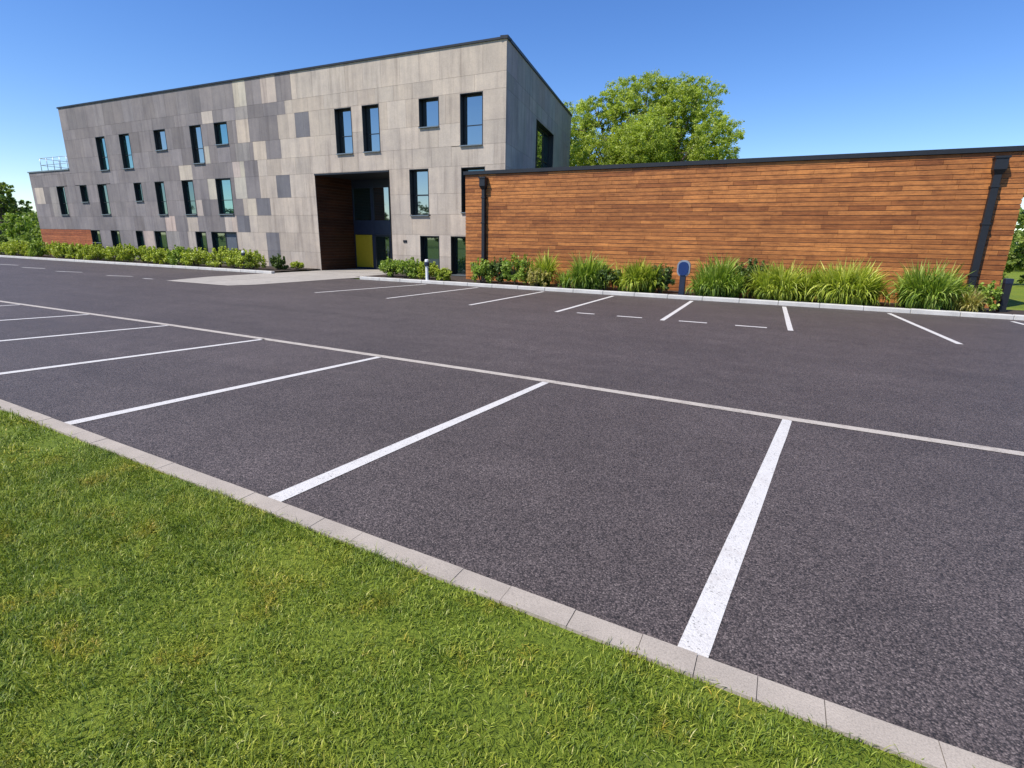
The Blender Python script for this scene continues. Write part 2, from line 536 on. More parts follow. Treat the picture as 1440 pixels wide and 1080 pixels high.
for xa, xb in zip(XS, XS[1:]):
    mb.quad([(xa, near_y(xa) - KW + .004, .011), (xb, near_y(xb) - KW + .004, .011), (xb, near_y(xb) - .004, .011), (xa, near_y(xa) - .004, .011)])
mb.build('kerb_joint_bed', M['rough_wall'], k)

# far kerb: raised, with joints, broken by the paved walk
mb = MB()
x = -70.0
while x < 30:
    L = 1.0
    if not (-20.3 < x < -15.9):
        mb.box(x + .003, x + L - .003, FK, FK + .17, -.05, .11 + random.uniform(-.003, .003), bevel=.015)
    x += L
k = mb.build('far_kerb', M['farkerb']); tag(k, kind='structure')
# paved walk from the lane to the entrance
w = sheet('paved_walk', [(-19.5, 11.56), (-16.2, 11.56), (-15.85, 12.35), (-15.75, 14.0), (-15.72, 16.2), (-15.4, 17.4), (-15.6, 18.4), (-15.7, 19.54), (-20.5, 19.54), (-20.42, 17.6), (-20.3, 15.2), (-20.2, 13.6)], .008, M['plaza']); tag(w, kind='structure')
ep = sheet('entrance_floor', [(-20.34 + .05, 19.54), (-15.9, 19.54), (-15.9, 22.15), (-20.29, 22.15)], .012, M['plaza']); tag(ep, kind='structure')
# planting beds; the last is a plain dark strip right of the timber building
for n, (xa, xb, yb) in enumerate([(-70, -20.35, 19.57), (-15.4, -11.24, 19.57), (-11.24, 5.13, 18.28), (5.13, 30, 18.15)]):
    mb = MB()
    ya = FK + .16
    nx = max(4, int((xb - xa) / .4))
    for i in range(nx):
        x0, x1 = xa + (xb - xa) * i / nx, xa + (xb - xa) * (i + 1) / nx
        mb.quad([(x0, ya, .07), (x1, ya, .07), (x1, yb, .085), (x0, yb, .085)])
    b = mb.build('kerbside_strip', M['soil']); tag(b, kind='structure')
# side lawn right of the timber building
s_ = sheet('side_lawn', [(5.14, 18.15), (40, 18.15), (60, 80), (5.14, 80)], .06, M['turf']); tag(s_, kind='structure')
fl = sheet('front_lawn', [(x, near_y(x) - KW + .01) for x in XS] + [(30, -30), (-70, -30)], .006, M['turf']); tag(fl, kind='structure')

# ------------------------------------------------------------------ near grass (stuff)
def blades(name, cx, cy, length, width, mat, z0=0.005, lean=(.3, 1.7), tint_shift=0, nseg=3):
    n = len(cx)
    yaw = rng.uniform(0, 2 * np.pi, n)
    # coherent combing of neighbouring blades
    yaw = yaw * .8 + 1.8 * np.sin(cx * 9 + 3 * np.sin(cy * 13)) + 1.5 * np.cos(cy * 17 + cx * 5)
    ln = length * rng.uniform(.55, 1.25, n)
    wd = width * rng.uniform(.7, 1.3, n)
    le = rng.uniform(*lean, n)
    dx, dy = np.cos(yaw), np.sin(yaw)
    px, py = -dy, dx
    tw = rng.uniform(-.8, .8, n)
    V = np.zeros((n, nseg * 2 + 1, 3))
    ang = np.full(n, 0.0) + le * .35
    x, y, z = cx.copy(), cy.copy(), np.full(n, z0)
    for i in range(nseg):
        t = i / nseg
        w_ = wd * (1 - .55 * t) / 2
        V[:, 2 * i, 0] = x - px * w_; V[:, 2 * i, 1] = y - py * w_; V[:, 2 * i, 2] = z - tw * w_ * .5
        V[:, 2 * i + 1, 0] = x + px * w_; V[:, 2 * i + 1, 1] = y + py * w_; V[:, 2 * i + 1, 2] = z + tw * w_ * .5
        step = ln / nseg
        x = x + dx * np.sin(ang) * step; y = y + dy * np.sin(ang) * step; z = z + np.cos(ang) * step
        ang = np.minimum(ang + le * .55, 2.0)
    V[:, -1, 0] = x; V[:, -1, 1] = y; V[:, -1, 2] = z
    V[:, :, 2] = np.maximum(V[:, :, 2], z0)
    k = nseg * 2 + 1
    base = (np.arange(n) * k)[:, None]
    tris = []
    for i in range(nseg - 1):
        a = 2 * i
        tris += [[a, a + 1, a + 3], [a, a + 3, a + 2]]
    tris.append([k - 3, k - 2, k - 1])
    Fc = (base[:, :, None] + np.array(tris)[None]).reshape(-1, 3)
    tint = np.clip(rng.beta(1.7, 2.1, n) + tint_shift, 0, 1)
    tint = np.repeat(tint, k)
    return np_mesh(name, V.reshape(-1, 3), Fc, tint, mat)

def in_lawn(cx, cy, edge=.0):
    return cy < np.interp(cx, [-70, -12, -6.7, -5.3, -2.7, -.5, .2, .84, 30], [2.62, 2.30, 2.20, 2.14, 2.03, 1.935, 1.91, 1.89, 1.80]) - KW + edge
n1 = 330000
cx = rng.uniform(-4.6, 1.6, n1); cy = rng.uniform(-.3, 2.1, n1)
n2 = 170000
cx = np.concatenate([cx, rng.uniform(-16, -4.6, n2)]); cy = np.concatenate([cy, rng.uniform(-.3, 2.4, n2)])
# tufty density
dens = .42 + .5 * np.sin(cx * 5 + 2 * np.sin(cy * 6)) * np.sin(cy * 7 + 1.5 * np.cos(cx * 4))
keep = in_lawn(cx, cy, np.where(rng.uniform(0, 1, len(cx)) < .9, rng.uniform(-.012, .014, len(cx)), rng.uniform(0, .04, len(cx)))) & (rng.uniform(0, 1, len(cx)) < dens + .25)
cx, cy = cx[keep], cy[keep]
far = cx < -4.6
ln = np.where(far, .05, .040); wd = np.where(far, .0055, .0032)
hgt = .95 + .30 * np.sin(cx * 3.1 + 1.3 * np.sin(cy * 4.7)) * np.sin(cy * 5.3 + cx * 1.7) + .18 * np.sin(cx * 17 + cy * 9) * np.sin(cy * 19 - cx * 6)
ln = ln * hgt
tuft = rng.uniform(0, 1, len(cx)) < .05
ln = np.where(tuft, ln * 1.5, ln)
gr = blades('grass', cx, cy, ln, wd, M['blade']); tag(gr, 'short mown green grass covering the verge in front of the kerb', 'grass', kind='stuff')

# ------------------------------------------------------------------ grey building
FY = 19.58
FX = -20.34
FR = Frame(FX, FY)                                     # u = 0 at the left edge of the entrance recess
office = empty('office_building', FR(0, 0, 0))
tag(office, 'three storey office building clad in grey and beige panels, with a recessed entrance', 'building')
def part(mb, name, mat, **kw):
    o = mb.build(name, mat, office, **kw)
    o.matrix_parent_inverse = Matrix.Translation(-Vector(office.location))
    return o
UL, UR, UA = -21.08, 10.16, -26.25
def top(uu):
    return 9.0 + (8.77 - 9.0) * (uu - UL) / (UR - UL)
ANNEX_TOP = 5.46
RZ = [-.05, .87, 1.77, 2.60, 3.43, 4.47, 5.22, 6.07, 7.13, 7.70, 9.5]
WIN = [  # u0, u1, z0, z1, glass, transom
    (-17.56, -16.60, 5.25, 7.13, 'glass_teal', 1), (-15.13, -14.12, 5.25, 7.13, 'glass_teal', 1), (-11.79, -10.75, 6.07, 7.13, 'glass_sky', 0),
    (-8.66, -7.72, 5.25, 7.13, 'glass_sky', 1), (-6.68, -5.68, 6.07, 7.13, 'glass_teal', 0), (1.55, 2.52, 5.22, 7.10, 'glass_sky', 1),
    (3.13, 4.06, 5.22, 7.10, 'glass_sky', 1), (6.14, 7.12, 6.00, 7.10, 'glass_sky', 0), (8.12, 9.15, 5.20, 7.10, 'glass_sky', 1),
    (-23.04, -22.10, 2.70, 4.50, 'glass_dark', 1), (-20.25, -19.45, 3.46, 4.50, 'glass_dark', 0), (-18.24, -17.25, 2.70, 4.50, 'glass_dark', 1),
    (-14.42, -13.68, 3.43, 4.47, 'glass_dark', 0), (-12.38, -11.52, 2.66, 4.47, 'glass_dark', 1), (-9.92, -8.95, 2.66, 4.47, 'glass_dark', 1),
    (-7.07, -5.88, 2.66, 4.47, 'glass_teal', 1), (5.56, 6.54, 2.55, 4.43, 'glass_sky', 2), (8.15, 9.25, 2.66, 4.40, 'glass_dark', 1),
    (-19.90, -18.87, .25, 1.77, 'glass_dark', 0), (-17.64, -16.70, .25, 1.77, 'glass_dark', 0), (-14.98, -14.28, .25, 1.77, 'glass_dark', 0),
    (-13.10, -12.00, .25, 1.77, 'glass_dark', 0), (-9.29, -8.40, .25, 1.77, 'glass_dark', 0), (-7.95, -5.90, .15, 1.77, 'glass_dark', 3),
    (6.03, 7.02, .12, 1.72, 'glass_dark', 0), (7.61, 8.66, .12, 1.72, 'glass_dark', 0)]
ENT = (.06, 4.44, 0, 4.43)
LIGHTP = [(-4.97, -4.07, 9, 9), (-3.0, -2.0, 9, 9), (-7.56, -6.7, 8, 8), (-5.0, -4.1, 7, 7), (-7.66, -7.28, 6, 6), (-10.0, -8.9, 5, 5), (-3.93, -3.02, 6, 6),
          (-5.6, -4.72, 4, 5), (-7.72, -7.1, 4, 4), (-8.9, -8.4, 3, 3), (-11.9, -10.98, 2, 2), (-9.88, -8.96, 2, 2), (-10.02, -9.35, 0, 1), (-6.7, -5.75, 2, 2),
          (-5.1, -4.12, 3, 3), (-25.9, -24.8, 4, 4), (-14.2, -13.2, 0, 1)]
DARKP = [(-4.05, -3.12, 3, 3), (-5.68, -4.76, 2, 2), (-3.62, -2.68, 0, 1), (-.92, -.02, 7, 7), (-2.52, -1.58, 4, 4)]
MIDP = [(-5.25, -4.2, 6, 6), (-4.97, -4.07, 8, 8), (-12.0, -10.8, 0, 1), (-24.0, -23.1, 3, 4)]
BOUND = [-5.85, -5.85, -4.74, -3.1, -3.72, -3.72, -2.0, -2.07, -1.5, -1.0]
LT, DK, DD, MD = (.45, .383, .318), (.215, .192, .188), (.158, .152, .162), (.28, .255, .235)

def clad(frame, ua, ub, rows, holes, colour, topf, mb, bk, pitch=.98, patches=(), th=.022, gap=.007):
    for ri in range(len(rows) - 1):
        z0, z1 = rows[ri], rows[ri + 1]
        cuts = set()
        off = (ri * .37) % 1 * pitch
        a = math.floor(ua / pitch) * pitch + off - pitch
        pats = [p for p in patches if p[2] <= ri <= p[3]]
        hard = {ua, ub}
        for p in pats: hard |= {p[0], p[1]}
        for h in holes:
            if h[2] < z1 - .1 and h[3] > z0 + .1: hard |= {h[0], h[1]}
        if frame is FR: hard.add(BOUND[ri])
        hard = {h for h in hard if ua <= h <= ub}
        while a < ub:
            if a > ua and min(abs(a - h) for h in hard) > .3: cuts.add(a)
            a += pitch
        cs = sorted(cuts | hard)
        cl = [cs[0]]
        for c_ in cs[1:]:
            if c_ - cl[-1] > .02: cl.append(c_)
        for a, b in zip(cl, cl[1:]):
            mid_u = (a + b) / 2
            za, zb = z0, z1
            # clip vertically by holes
            spans = [(za, zb)]
            for h in holes:
                if h[0] - .01 <= mid_u <= h[1] + .01:
                    ns = []
                    for s0, s1 in spans:
                        if h[3] <= s0 or h[2] >= s1: ns.append((s0, s1)); continue
                        if h[2] - s0 > .03: ns.append((s0, h[2]))
                        if s1 - h[3] > .03: ns.append((h[3], s1))
                    spans = ns
            for s0, s1 in spans:
                ta, tb = topf(a), topf(b)
                if s0 >= min(ta, tb) - .03: continue
                ea, eb = min(s1, ta), min(s1, tb)
                col = colour(mid_u, ri)
                k_ = random.uniform(.90, 1.08)
                hue = random.uniform(-.012, .012)
                col = (col[0] * (k_ + hue), col[1] * k_, col[2] * (k_ - hue))
                ga, gb = a + gap / 2, b - gap / 2
                l0, l1, l2 = s0 + gap / 2, ea - gap / 2, eb - gap / 2
                mb.quad([(ga, 0, l0), (gb, 0, l0), (gb, 0, l2), (ga, 0, l1)], col)
                mb.quad([(ga, th, l0), (gb, th, l0), (gb, 0, l0), (ga, 0, l0)], col)
                mb.quad([(ga, 0, l1), (gb, 0, l2), (gb, th, l2), (ga, th, l1)], col)
                mb.quad([(ga, th, l0), (ga, 0, l0), (ga, 0, l1), (ga, th, l1)], col)
                mb.quad([(gb, 0, l0), (gb, th, l0), (gb, th, l2), (gb, 0, l2)], col)
                bk.quad([(a, th, s0), (b, th, s0), (b, th, eb), (a, th, ea)])

def facade_colour(uu, ri):
    for p in LIGHTP:
        if p[0] < uu < p[1] and p[2] <= ri <= p[3]: return tuple(c * random.uniform(.97, 1.08) for c in LT)
    for p in DARKP:
        if p[0] < uu < p[1] and p[2] <= ri <= p[3]: return DD
    for p in MIDP:
        if p[0] < uu < p[1] and p[2] <= ri <= p[3]: return MD
    if uu < BOUND[ri]:
        k_ = 1.0 + .10 * math.sin(uu * 1.7 + ri * 2.1)
        return tuple(c * k_ for c in DK)
    return LT

def hole_cut(w, grow=0): return (w[0], w[1], w[2], w[3])
holes = [hole_cut(w) for w in WIN] + [(ENT[0], ENT[1], -.06, ENT[3])]
AW = (UA, -19.90, -.06, 1.80)                        # timber clad base of the left wing
cl, bk = MB(FR), MB(FR)
rows = list(RZ)
clad(FR, UL, UR, rows, holes + [AW], facade_colour, top, cl, bk, patches=LIGHTP + DARKP + MIDP)
clad(FR, UA, UL, [z for z in RZ if z < 5.5] + [ANNEX_TOP], holes + [AW], facade_colour, lambda a: ANNEX_TOP, cl, bk, patches=LIGHTP + MIDP)
part(cl, 'panel_cladding', M['panel'], tint=True)
part(bk, 'backing_wall', M['backing'])

# side wall (in shade) and its tall window
SIDE = Frame(*FR(UR, 0, 0)[:2], math.atan2(.98, -.187))   # u runs away from the corner
SL = 13.9
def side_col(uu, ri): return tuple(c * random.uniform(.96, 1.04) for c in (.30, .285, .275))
sw = (4.92, 8.85, 4.4, 7.04)
cl, bk = MB(SIDE), MB(SIDE)
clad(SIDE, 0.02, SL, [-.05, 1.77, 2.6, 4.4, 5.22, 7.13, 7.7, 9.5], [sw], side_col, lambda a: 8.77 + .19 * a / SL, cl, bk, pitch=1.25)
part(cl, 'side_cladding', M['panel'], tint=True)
part(bk, 'side_backing_wall', M['backing'])
# rear and left walls, roofs
b0 = SIDE(SL, 0, 0)
mb = MB()
xl, xa_ = FR(UL, 0, 0)[0], FR(UA, 0, 0)[0]
yr = b0[1]
mb.quad([(b0[0], yr, 0), (xl, yr, 0), (xl, yr, 8.9), (b0[0], yr, 8.9)])
mb.quad([(xl, yr, 0), (xl, FY + .02, 0), (xl, FY + .02, 8.95), (xl, yr, 8.9)])
mb.quad([(xl, yr - 2, 0), (xa_, yr - 2, 0), (xa_, yr - 2, 5.4), (xl, yr - 2, 5.4)])
mb.quad([(xa_, yr - 2, 0), (xa_, FY + .02, 0), (xa_, FY + .02, 5.42), (xa_, yr - 2, 5.42)])
part(mb, 'rear_wall', M['rough_wall'])
mb = MB()
mb.quad([(xl + .02, FY + .05, 8.86), (FR(UR, 0, 0)[0] - .02, FY + .05, 8.64), (b0[0] - .02, yr - .02, 8.8), (xl + .02, yr - .02, 8.8)])
mb.quad([(xa_ + .02, FY + .05, 5.36), (xl - .02, FY + .05, 5.36), (xl - .02, yr - 2.02, 5.36), (xa_ + .02, yr - 2.02, 5.36)])
part(mb, 'roof', M['roof'])
# metal copings
def coping(frame, a, b, za, zb, h=.075, d0=-.05, d1=.30):
    mb = MB(frame)
    v = [(a, d0, za - .03), (b, d0, zb - .03), (b, d0, zb + h - .03), (a, d0, za + h - .03)]
    mb.quad(v)
    mb.quad([(a, d0, za + h - .03), (b, d0, zb + h - .03), (b, d1, zb + h - .03), (a, d1, za + h - .03)])
    mb.quad([(a, d1, za - .03), (b, d1, zb - .03), (b, d0, zb - .03), (a, d0, za - .03)])
    mb.quad([(a, d1, za - .03), (a, d0, za - .03), (a, d0, za + h - .03), (a, d1, za + h - .03)])
    mb.quad([(b, d0, zb - .03), (b, d1, zb - .03), (b, d1, zb + h - .03), (b, d0, zb + h - .03)])
    return mb
part(coping(FR, UL - .05, UR + .05, top(UL), top(UR)), 'coping', M['metal'])
part(coping(SIDE, -.03, SL + .05, 8.775, 8.965, .11, -.052, .25), 'side_coping', M['metal'])
part(coping(FR, UA - .05, UL - .01, ANNEX_TOP, ANNEX_TOP, .07), 'wing_coping', M['sill'])

# windows
def window(frame, w, mirror=False, depth=.27):
    a0, a1, z0, z1, gl, tr = w
    mb = MB(frame)
    t = .025
    # reveal lining, a hair proud of the panels
    mb.box(a0, a0 + t, -.012, depth, z0, z1); mb.box(a1 - t, a1, -.012, depth, z0, z1)
    mb.box(a0 + t, a1 - t, -.010, depth, z1 - t, z1)
    fw = .05; d0 = depth - .05
    mb.box(a0 + t, a0 + t + fw, d0, depth, z0 + .02, z1 - t); mb.box(a1 - t - fw, a1 - t, d0, depth, z0 + .02, z1 - t)
    mb.box(a0 + t + fw, a1 - t - fw, d0, depth, z1 - t - fw, z1 - t); mb.box(a0 + t + fw, a1 - t - fw, d0, depth, z0 + .02, z0 + .02 + fw)
    if tr in (1, 2):
        zt = z0 + (z1 - z0) * (.40 if tr == 1 else .44)
        h = .03 if tr == 1 else .055
        mb.box(a0 + t + fw, a1 - t - fw, d0 + .005, depth, zt, zt + h)
    if tr == 3:
        mm = a0 + (a1 - a0) * .45
        mb.box(mm, mm + .06, d0 + .005, depth, z0 + .02 + fw, z1 - t - fw)
    o = part(mb, 'window', M['frame'])
    mb = MB(frame); mb.quad([(a0 + t, depth - .02, z0), (a1 - t, depth - .02, z0), (a1 - t, depth - .02, z1), (a0 + t, depth - .02, z1)])
    mb.quad([(a0 + t, depth + .02, z0), (a0 + t, depth + .02, z1), (a1 - t, depth + .02, z1), (a1 - t, depth + .02, z0)])
    p = mb.build('pane', M[gl], o)
    mb = MB(frame); mb.box(a0 + .002, a1 - .002, -.075, depth - .05, z0 - .018, z0 + .022)
    p = mb.build('sill', M['sill'], o)
    if tr == 3:
        mb = MB(frame); mb.box(a0 + (a1 - a0) * .5, a1 - t - fw, depth - .045, depth - .03, z0 + .08, z1 - t - fw)
        p = mb.build('blind', M['greypanel'], o)
    return o
for w in WIN:
    window(FR, w, depth=.27 if w[0] > 0 else .19)
# side window: a wide glazed bay with mullions, deep reveal
def side_window():
    a0, a1, z0, z1 = sw
    mb = MB(SIDE)
    D = lambda a, b, c, d, e, f_: mb.box(a, b, c, d, e, f_)
    D(a0, a0 + .03, -.01, .3, z0, z1); D(a1 - .03, a1, -.01, .3, z0, z1); D(a0 + .03, a1 - .03, -.008, .3, z1 - .03, z1)
    for q in (a0 + .03, a0 + 1.25, a0 + 2.55, a1 - .09):
        D(q, q + .06, .24, .3, z0, z1 - .03)
    D(a0 + .09, a1 - .09, .245, .3, 5.55, 5.61)
    D(a0 + .09, a1 - .09, .245, .3, z1 - .09, z1 - .03)
    o = part(mb, 'side_window', M['frame'])
    mb = MB(SIDE); mb.quad([(a0, .27, z0), (a1, .27, z0), (a1, .27, z1), (a0, .27, z1)])
    p = mb.build('pane', M['glass_teal'], o)
side_window()

# entrance recess: brown board left wall, ceiling, right wall, glazed back
RD = 2.5
def sub(mb, name, mat, o, **kw):
    p = mb.build(name, mat, o, **kw); return p
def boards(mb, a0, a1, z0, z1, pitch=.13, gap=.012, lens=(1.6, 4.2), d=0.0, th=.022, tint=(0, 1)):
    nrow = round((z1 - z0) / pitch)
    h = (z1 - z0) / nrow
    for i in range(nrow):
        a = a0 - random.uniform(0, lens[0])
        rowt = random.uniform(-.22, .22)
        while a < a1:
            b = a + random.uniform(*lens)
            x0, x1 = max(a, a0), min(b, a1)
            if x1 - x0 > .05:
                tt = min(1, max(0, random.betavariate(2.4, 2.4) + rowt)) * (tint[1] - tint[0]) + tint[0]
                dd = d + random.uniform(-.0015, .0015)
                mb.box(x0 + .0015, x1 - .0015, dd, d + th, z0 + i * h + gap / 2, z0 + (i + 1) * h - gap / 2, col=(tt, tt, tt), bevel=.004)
            a = b
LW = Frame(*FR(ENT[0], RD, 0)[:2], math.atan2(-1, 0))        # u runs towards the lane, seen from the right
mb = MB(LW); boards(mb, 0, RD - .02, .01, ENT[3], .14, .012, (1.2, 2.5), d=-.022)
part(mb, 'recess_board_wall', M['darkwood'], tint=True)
mb = MB(FR)
mb.quad([(ENT[0] - .03, .03, 0), (ENT[0] - .03, RD + .1, 0), (ENT[0] - .03, RD + .1, 4.5), (ENT[0] - .03, .03, 4.5)])
part(mb, 'recess_board_backing', M['backing'])
mb = MB(FR); mb.box(ENT[1], ENT[1] + .05, .0, RD, 0, ENT[3] + .02)
part(mb, 'recess_side_wall', M['backing'])
mb = MB(FR); mb.box(ENT[0] - .03, ENT[1] + .05, .024, RD, ENT[3] - .02, ENT[3] + .05)
mb.box(ENT[0] - .02, ENT[1] + .02, -.01, .022, ENT[3] - .05, ENT[3] + .02)
part(mb, 'recess_ceiling', M['metal'])
mb = MB(FR)
for a, b in [(.06, .12), (1.26, 1.42), (2.42, 2.50), (3.4, 3.48), (4.36, 4.44)]:
    mb.box(a, b, RD - .08, RD, 0, ENT[3] - .02)
mb.box(.12, 4.36, RD - .07, RD, 1.76, 2.46)
mb.box(.12, 4.36, RD - .075, RD, 4.02, ENT[3] - .02)
mb.box(.12, 1.26, RD - .06, RD, 0.0, .10); mb.box(2.50, 4.36, RD - .06, RD, 0, .10)
eg = part(mb, 'entrance_glazing', M['navy'])
for a, b, z0, z1, gl in [(.12, 1.26, 2.46, 4.02, 'glass_dark'), (1.42, 2.42, 2.46, 4.02, 'glass_sky'), (2.5, 3.4, 2.46, 4.02, 'glass_sky'), (3.48, 4.36, 2.46, 4.02, 'glass_sky'), (2.5, 3.4, .10, 1.76, 'glass_dark'), (3.48, 4.36, .10, 1.76, 'glass_dark')]:
    mb = MB(FR); mb.quad([(a, RD - .03, z0), (b, RD - .03, z0), (b, RD - .03, z1), (a, RD - .03, z1)])
    sub(mb, 'pane', M[gl], eg)
mb = MB(FR); mb.box(.14, 1.24, RD - .085, RD - .05, .12, 1.74, bevel=.006)
mb.box(.22, 1.16, RD - .095, RD - .084, .22, .9, bevel=.004); mb.box(.22, 1.16, RD - .095, RD - .084, .98, 1.66, bevel=.004)
tag(part(mb, 'yellow_panel', M['yellow']), 'yellow panel beside the entrance door')
mb = MB(FR); mb.box(1.42, 1.50, RD - .09, RD - .02, .02, 1.75); mb.box(2.34, 2.42, RD - .09, RD - .02, .02, 1.75)
mb.box(1.50, 2.34, RD - .09, RD - .02, 1.67, 1.75); mb.box(1.50, 2.34, RD - .09, RD - .02, .02, .14)
dr = part(mb, 'entrance_door', M['frame'])
mb = MB(FR); mb.quad([(1.5, RD - .05, .14), (2.34, RD - .05, .14), (2.34, RD - .05, 1.67), (1.5, RD - .05, 1.67)]); sub(mb, 'pane', M['glass_dark'], dr)
mb = MB(FR); mb.tube([(2.29, RD - .13, .7), (2.29, RD - .13, 1.2)], .014, 8); mb.tube([(2.29, RD - .13, .74), (2.29, RD - .088, .74)], .009, 6); mb.tube([(2.29, RD - .13, 1.16), (2.29, RD - .088, 1.16)], .009, 6)
sub(mb, 'handle', M['steel'], dr)
# wall outlet beside the entrance
mb = MB(FR); mb.box(5.12, 5.32, -.03, .01, 1.43, 1.53, bevel=.006)
for i in range(3): mb.box(5.14, 5.30, -.038, -.029, 1.445 + i * .028, 1.455 + i * .028)
part(mb, 'wall_vent', M['metal'])

# timber base of the left wing
mb = MB(FR); boards(mb, UA, -19.93, 0.05, 1.79, .13, .012)
part(mb, 'timber_base', M['redwood'], tint=True)
mb = MB(FR); mb.quad([(UA, .03, 0), (-19.9, .03, 0), (-19.9, .03, 1.8), (UA, .03, 1.8)])
part(mb, 'timber_base_backing', M['backing'])
# guard rail on the left wing roof
mb = MB(FR)
for i in range(6):
    a = -25.6 + i * .84
    mb.tube([(a, .5, 5.40), (a, .5, 6.38)], .018, 6)
for z in (6.38, 5.95):
    mb.tube([(-25.6, .5, z), (-21.1, .5, z)], .016, 6)
    mb.tube([(-25.6, .5, z), (-25.6, 5.0, z)], .016, 6)
for i in range(1, 5):
    mb.tube([(-25.6, .5 + i * 1.1, 5.40), (-25.6, .5 + i * 1.1, 6.38)], .018, 6)
part(mb, 'roof_guard_rail', M['steel'], smooth=True)
# low guard in front of the leftmost ground floor window
mb = MB(FR)
for z in (.45, .72, .98):
    mb.box(-19.92, -18.85, -.05, -.03, z, z + .025)
part(mb, 'window_guard', M['steel'])

# ------------------------------------------------------------------ timber building
TY = 18.29
TR = Frame(-11.21, TY)
TH = 4.05
tb = empty('timber_building', TR(0, 0, 0))
tag(tb, 'low building clad in narrow horizontal orange brown timber boards with a dark roof edge', 'building')
def tpart(mb, name, mat, **kw):
    o = mb.build(name, mat, tb, **kw); o.matrix_parent_inverse = Matrix.Translation(-Vector(tb.location)); return o
TL = 16.34
mb = MB(TR); boards(mb, 0.0, TL, 0.06, TH - .10, .125, .017, (.5, 2.2))
tpart(mb, 'board_wall', M['wood'], tint=True)
TLF = Frame(*TR(0, 1.27, 0)[:2], math.atan2(-1, 0))
mb = MB(TLF); boards(mb, 0, 1.24, .06, TH - .10, .125, .014)
TRF = Frame(*TR(TL, 0, 0)[:2], math.atan2(1, 0))
mb.fr = TRF; boards(mb, .03, 9.0, .06, TH - .10, .125, .014)
tpart(mb, 'end_board_wall', M['wood'], tint=True)
mb = MB(TR)
mb.quad([(.02, .026, 0), (TL - .02, .026, 0), (TL - .02, .026, TH - .05), (.02, .026, TH - .05)])
mb.quad([(.026, .02, 0), (.026, 1.27, 0), (.026, 1.27, TH - .05), (.026, .02, TH - .05)])
mb.quad([(TL - .026, .02, 0), (TL - .026, 9, 0), (TL - .026, 9, TH - .05), (TL - .026, .02, TH - .05)])
mb.quad([(.8, 9, 0), (TL, 9, 0), (TL, 9, TH - .05), (.8, 9, TH - .05)])
tpart(mb, 'board_backing', M['backing'])
mb = MB(TR)
mb.quad([(.05, .05, TH - .10), (TL - .05, .05, TH - .10), (TL - .05, 8.95, TH - .10), (-.55, 8.95, TH - .10), (1.05, 1.32, TH - .10), (.05, 1.26, TH - .10)])
tpart(mb, 'roof', M['roof'])
mb = MB(TR)
mb.box(-.05, TL + .05, -.06, .25, TH - .10, TH + .02)
mb.box(-.05, .2, .25, 1.26, TH - .10, TH + .02); mb.box(TL - .2, TL + .05, .25, 9.0, TH - .10, TH + .02); mb.box(.9, TL - .2, 8.8, 9.0, TH - .10, TH + .02)
tpart(mb, 'coping', M['metal'])
def downpipe(a, w, hop):
    mb = MB(TR)
    mb.box(a - w / 2, a + w / 2, -.03 - w, -.03, .08, 3.45, bevel=.012)
    for z in (.9, 2.2, 3.1):
        mb.box(a - w / 2 - .015, a + w / 2 + .015, -.045 - w, .0, z, z + .045)
    o = tpart(mb, 'downpipe', M['metal'])
    mb = MB(TR)
    mb.box(a - hop / 2, a + hop / 2, -.06 - hop * .75, -.02, 3.52, 3.80, bevel=.012)
    mb.box(a - hop / 2 - .02, a + hop / 2 + .02, -.08 - hop * .75, -.0, 3.78, 3.83)
    # tapered throat
    z0, z1 = 3.40, 3.52
    lo = [(a - w / 2, -.03 - w), (a + w / 2, -.03 - w), (a + w / 2, -.03), (a - w / 2, -.03)]
    hi = [(a - hop / 2, -.06 - hop * .75), (a + hop / 2, -.06 - hop * .75), (a + hop / 2, -.02), (a - hop / 2, -.02)]
    for i in range(4):
        j = (i + 1) % 4
        mb.quad([(*lo[i], z0), (*lo[j], z0), (*hi[j], z1), (*hi[i], z1)])
    p = mb.build('hopper_head', M['metal'], o)
downpipe(.86, .13, .24)
downpipe(15.70, .155, .26)

# ------------------------------------------------------------------ street furniture
def bollard_light(x, y, h, white, label):
    o = empty('bollard_light', (x, y, 0)); tag(o, label, 'bollard', 'bollards beside the car park')
    b = Frame(0, 0)
    col = M['white'] if white else M['metal']
    mb = MB(); mb.tube([(0, 0, 0.07), (0, 0, .10), (0, 0, .101)], [.09, .09, .06], 16); mb.tube([(0, 0, .1), (0, 0, h - .24)], .055, 16)
    mb.build('post', col, o, smooth=False)
    mb = MB(); mb.tube([(0, 0, h - .24), (0, 0, h - .22), (0, 0, h - .12), (0, 0, h - .10)], [.075, .10, .10, .075], 16)
    mb.build('louvre_ring', M['navy'], o)
    mb = MB(); mb.tube([(0, 0, h - .10), (0, 0, h - .09), (0, 0, h - .02), (0, 0, h)], [.06, .075, .072, .045], 16)
    mb.build('lamp_cap', M['white'], o)
    return o
bollard_light(-11.95, 16.72, .86, True, 'white bollard lamp with a dark ring standing on the kerb left of the timber building')
bollard_light(-22.45, 17.0, .92, False, 'small dark bollard lamp with a pale cap among the shrubs left of the entrance')

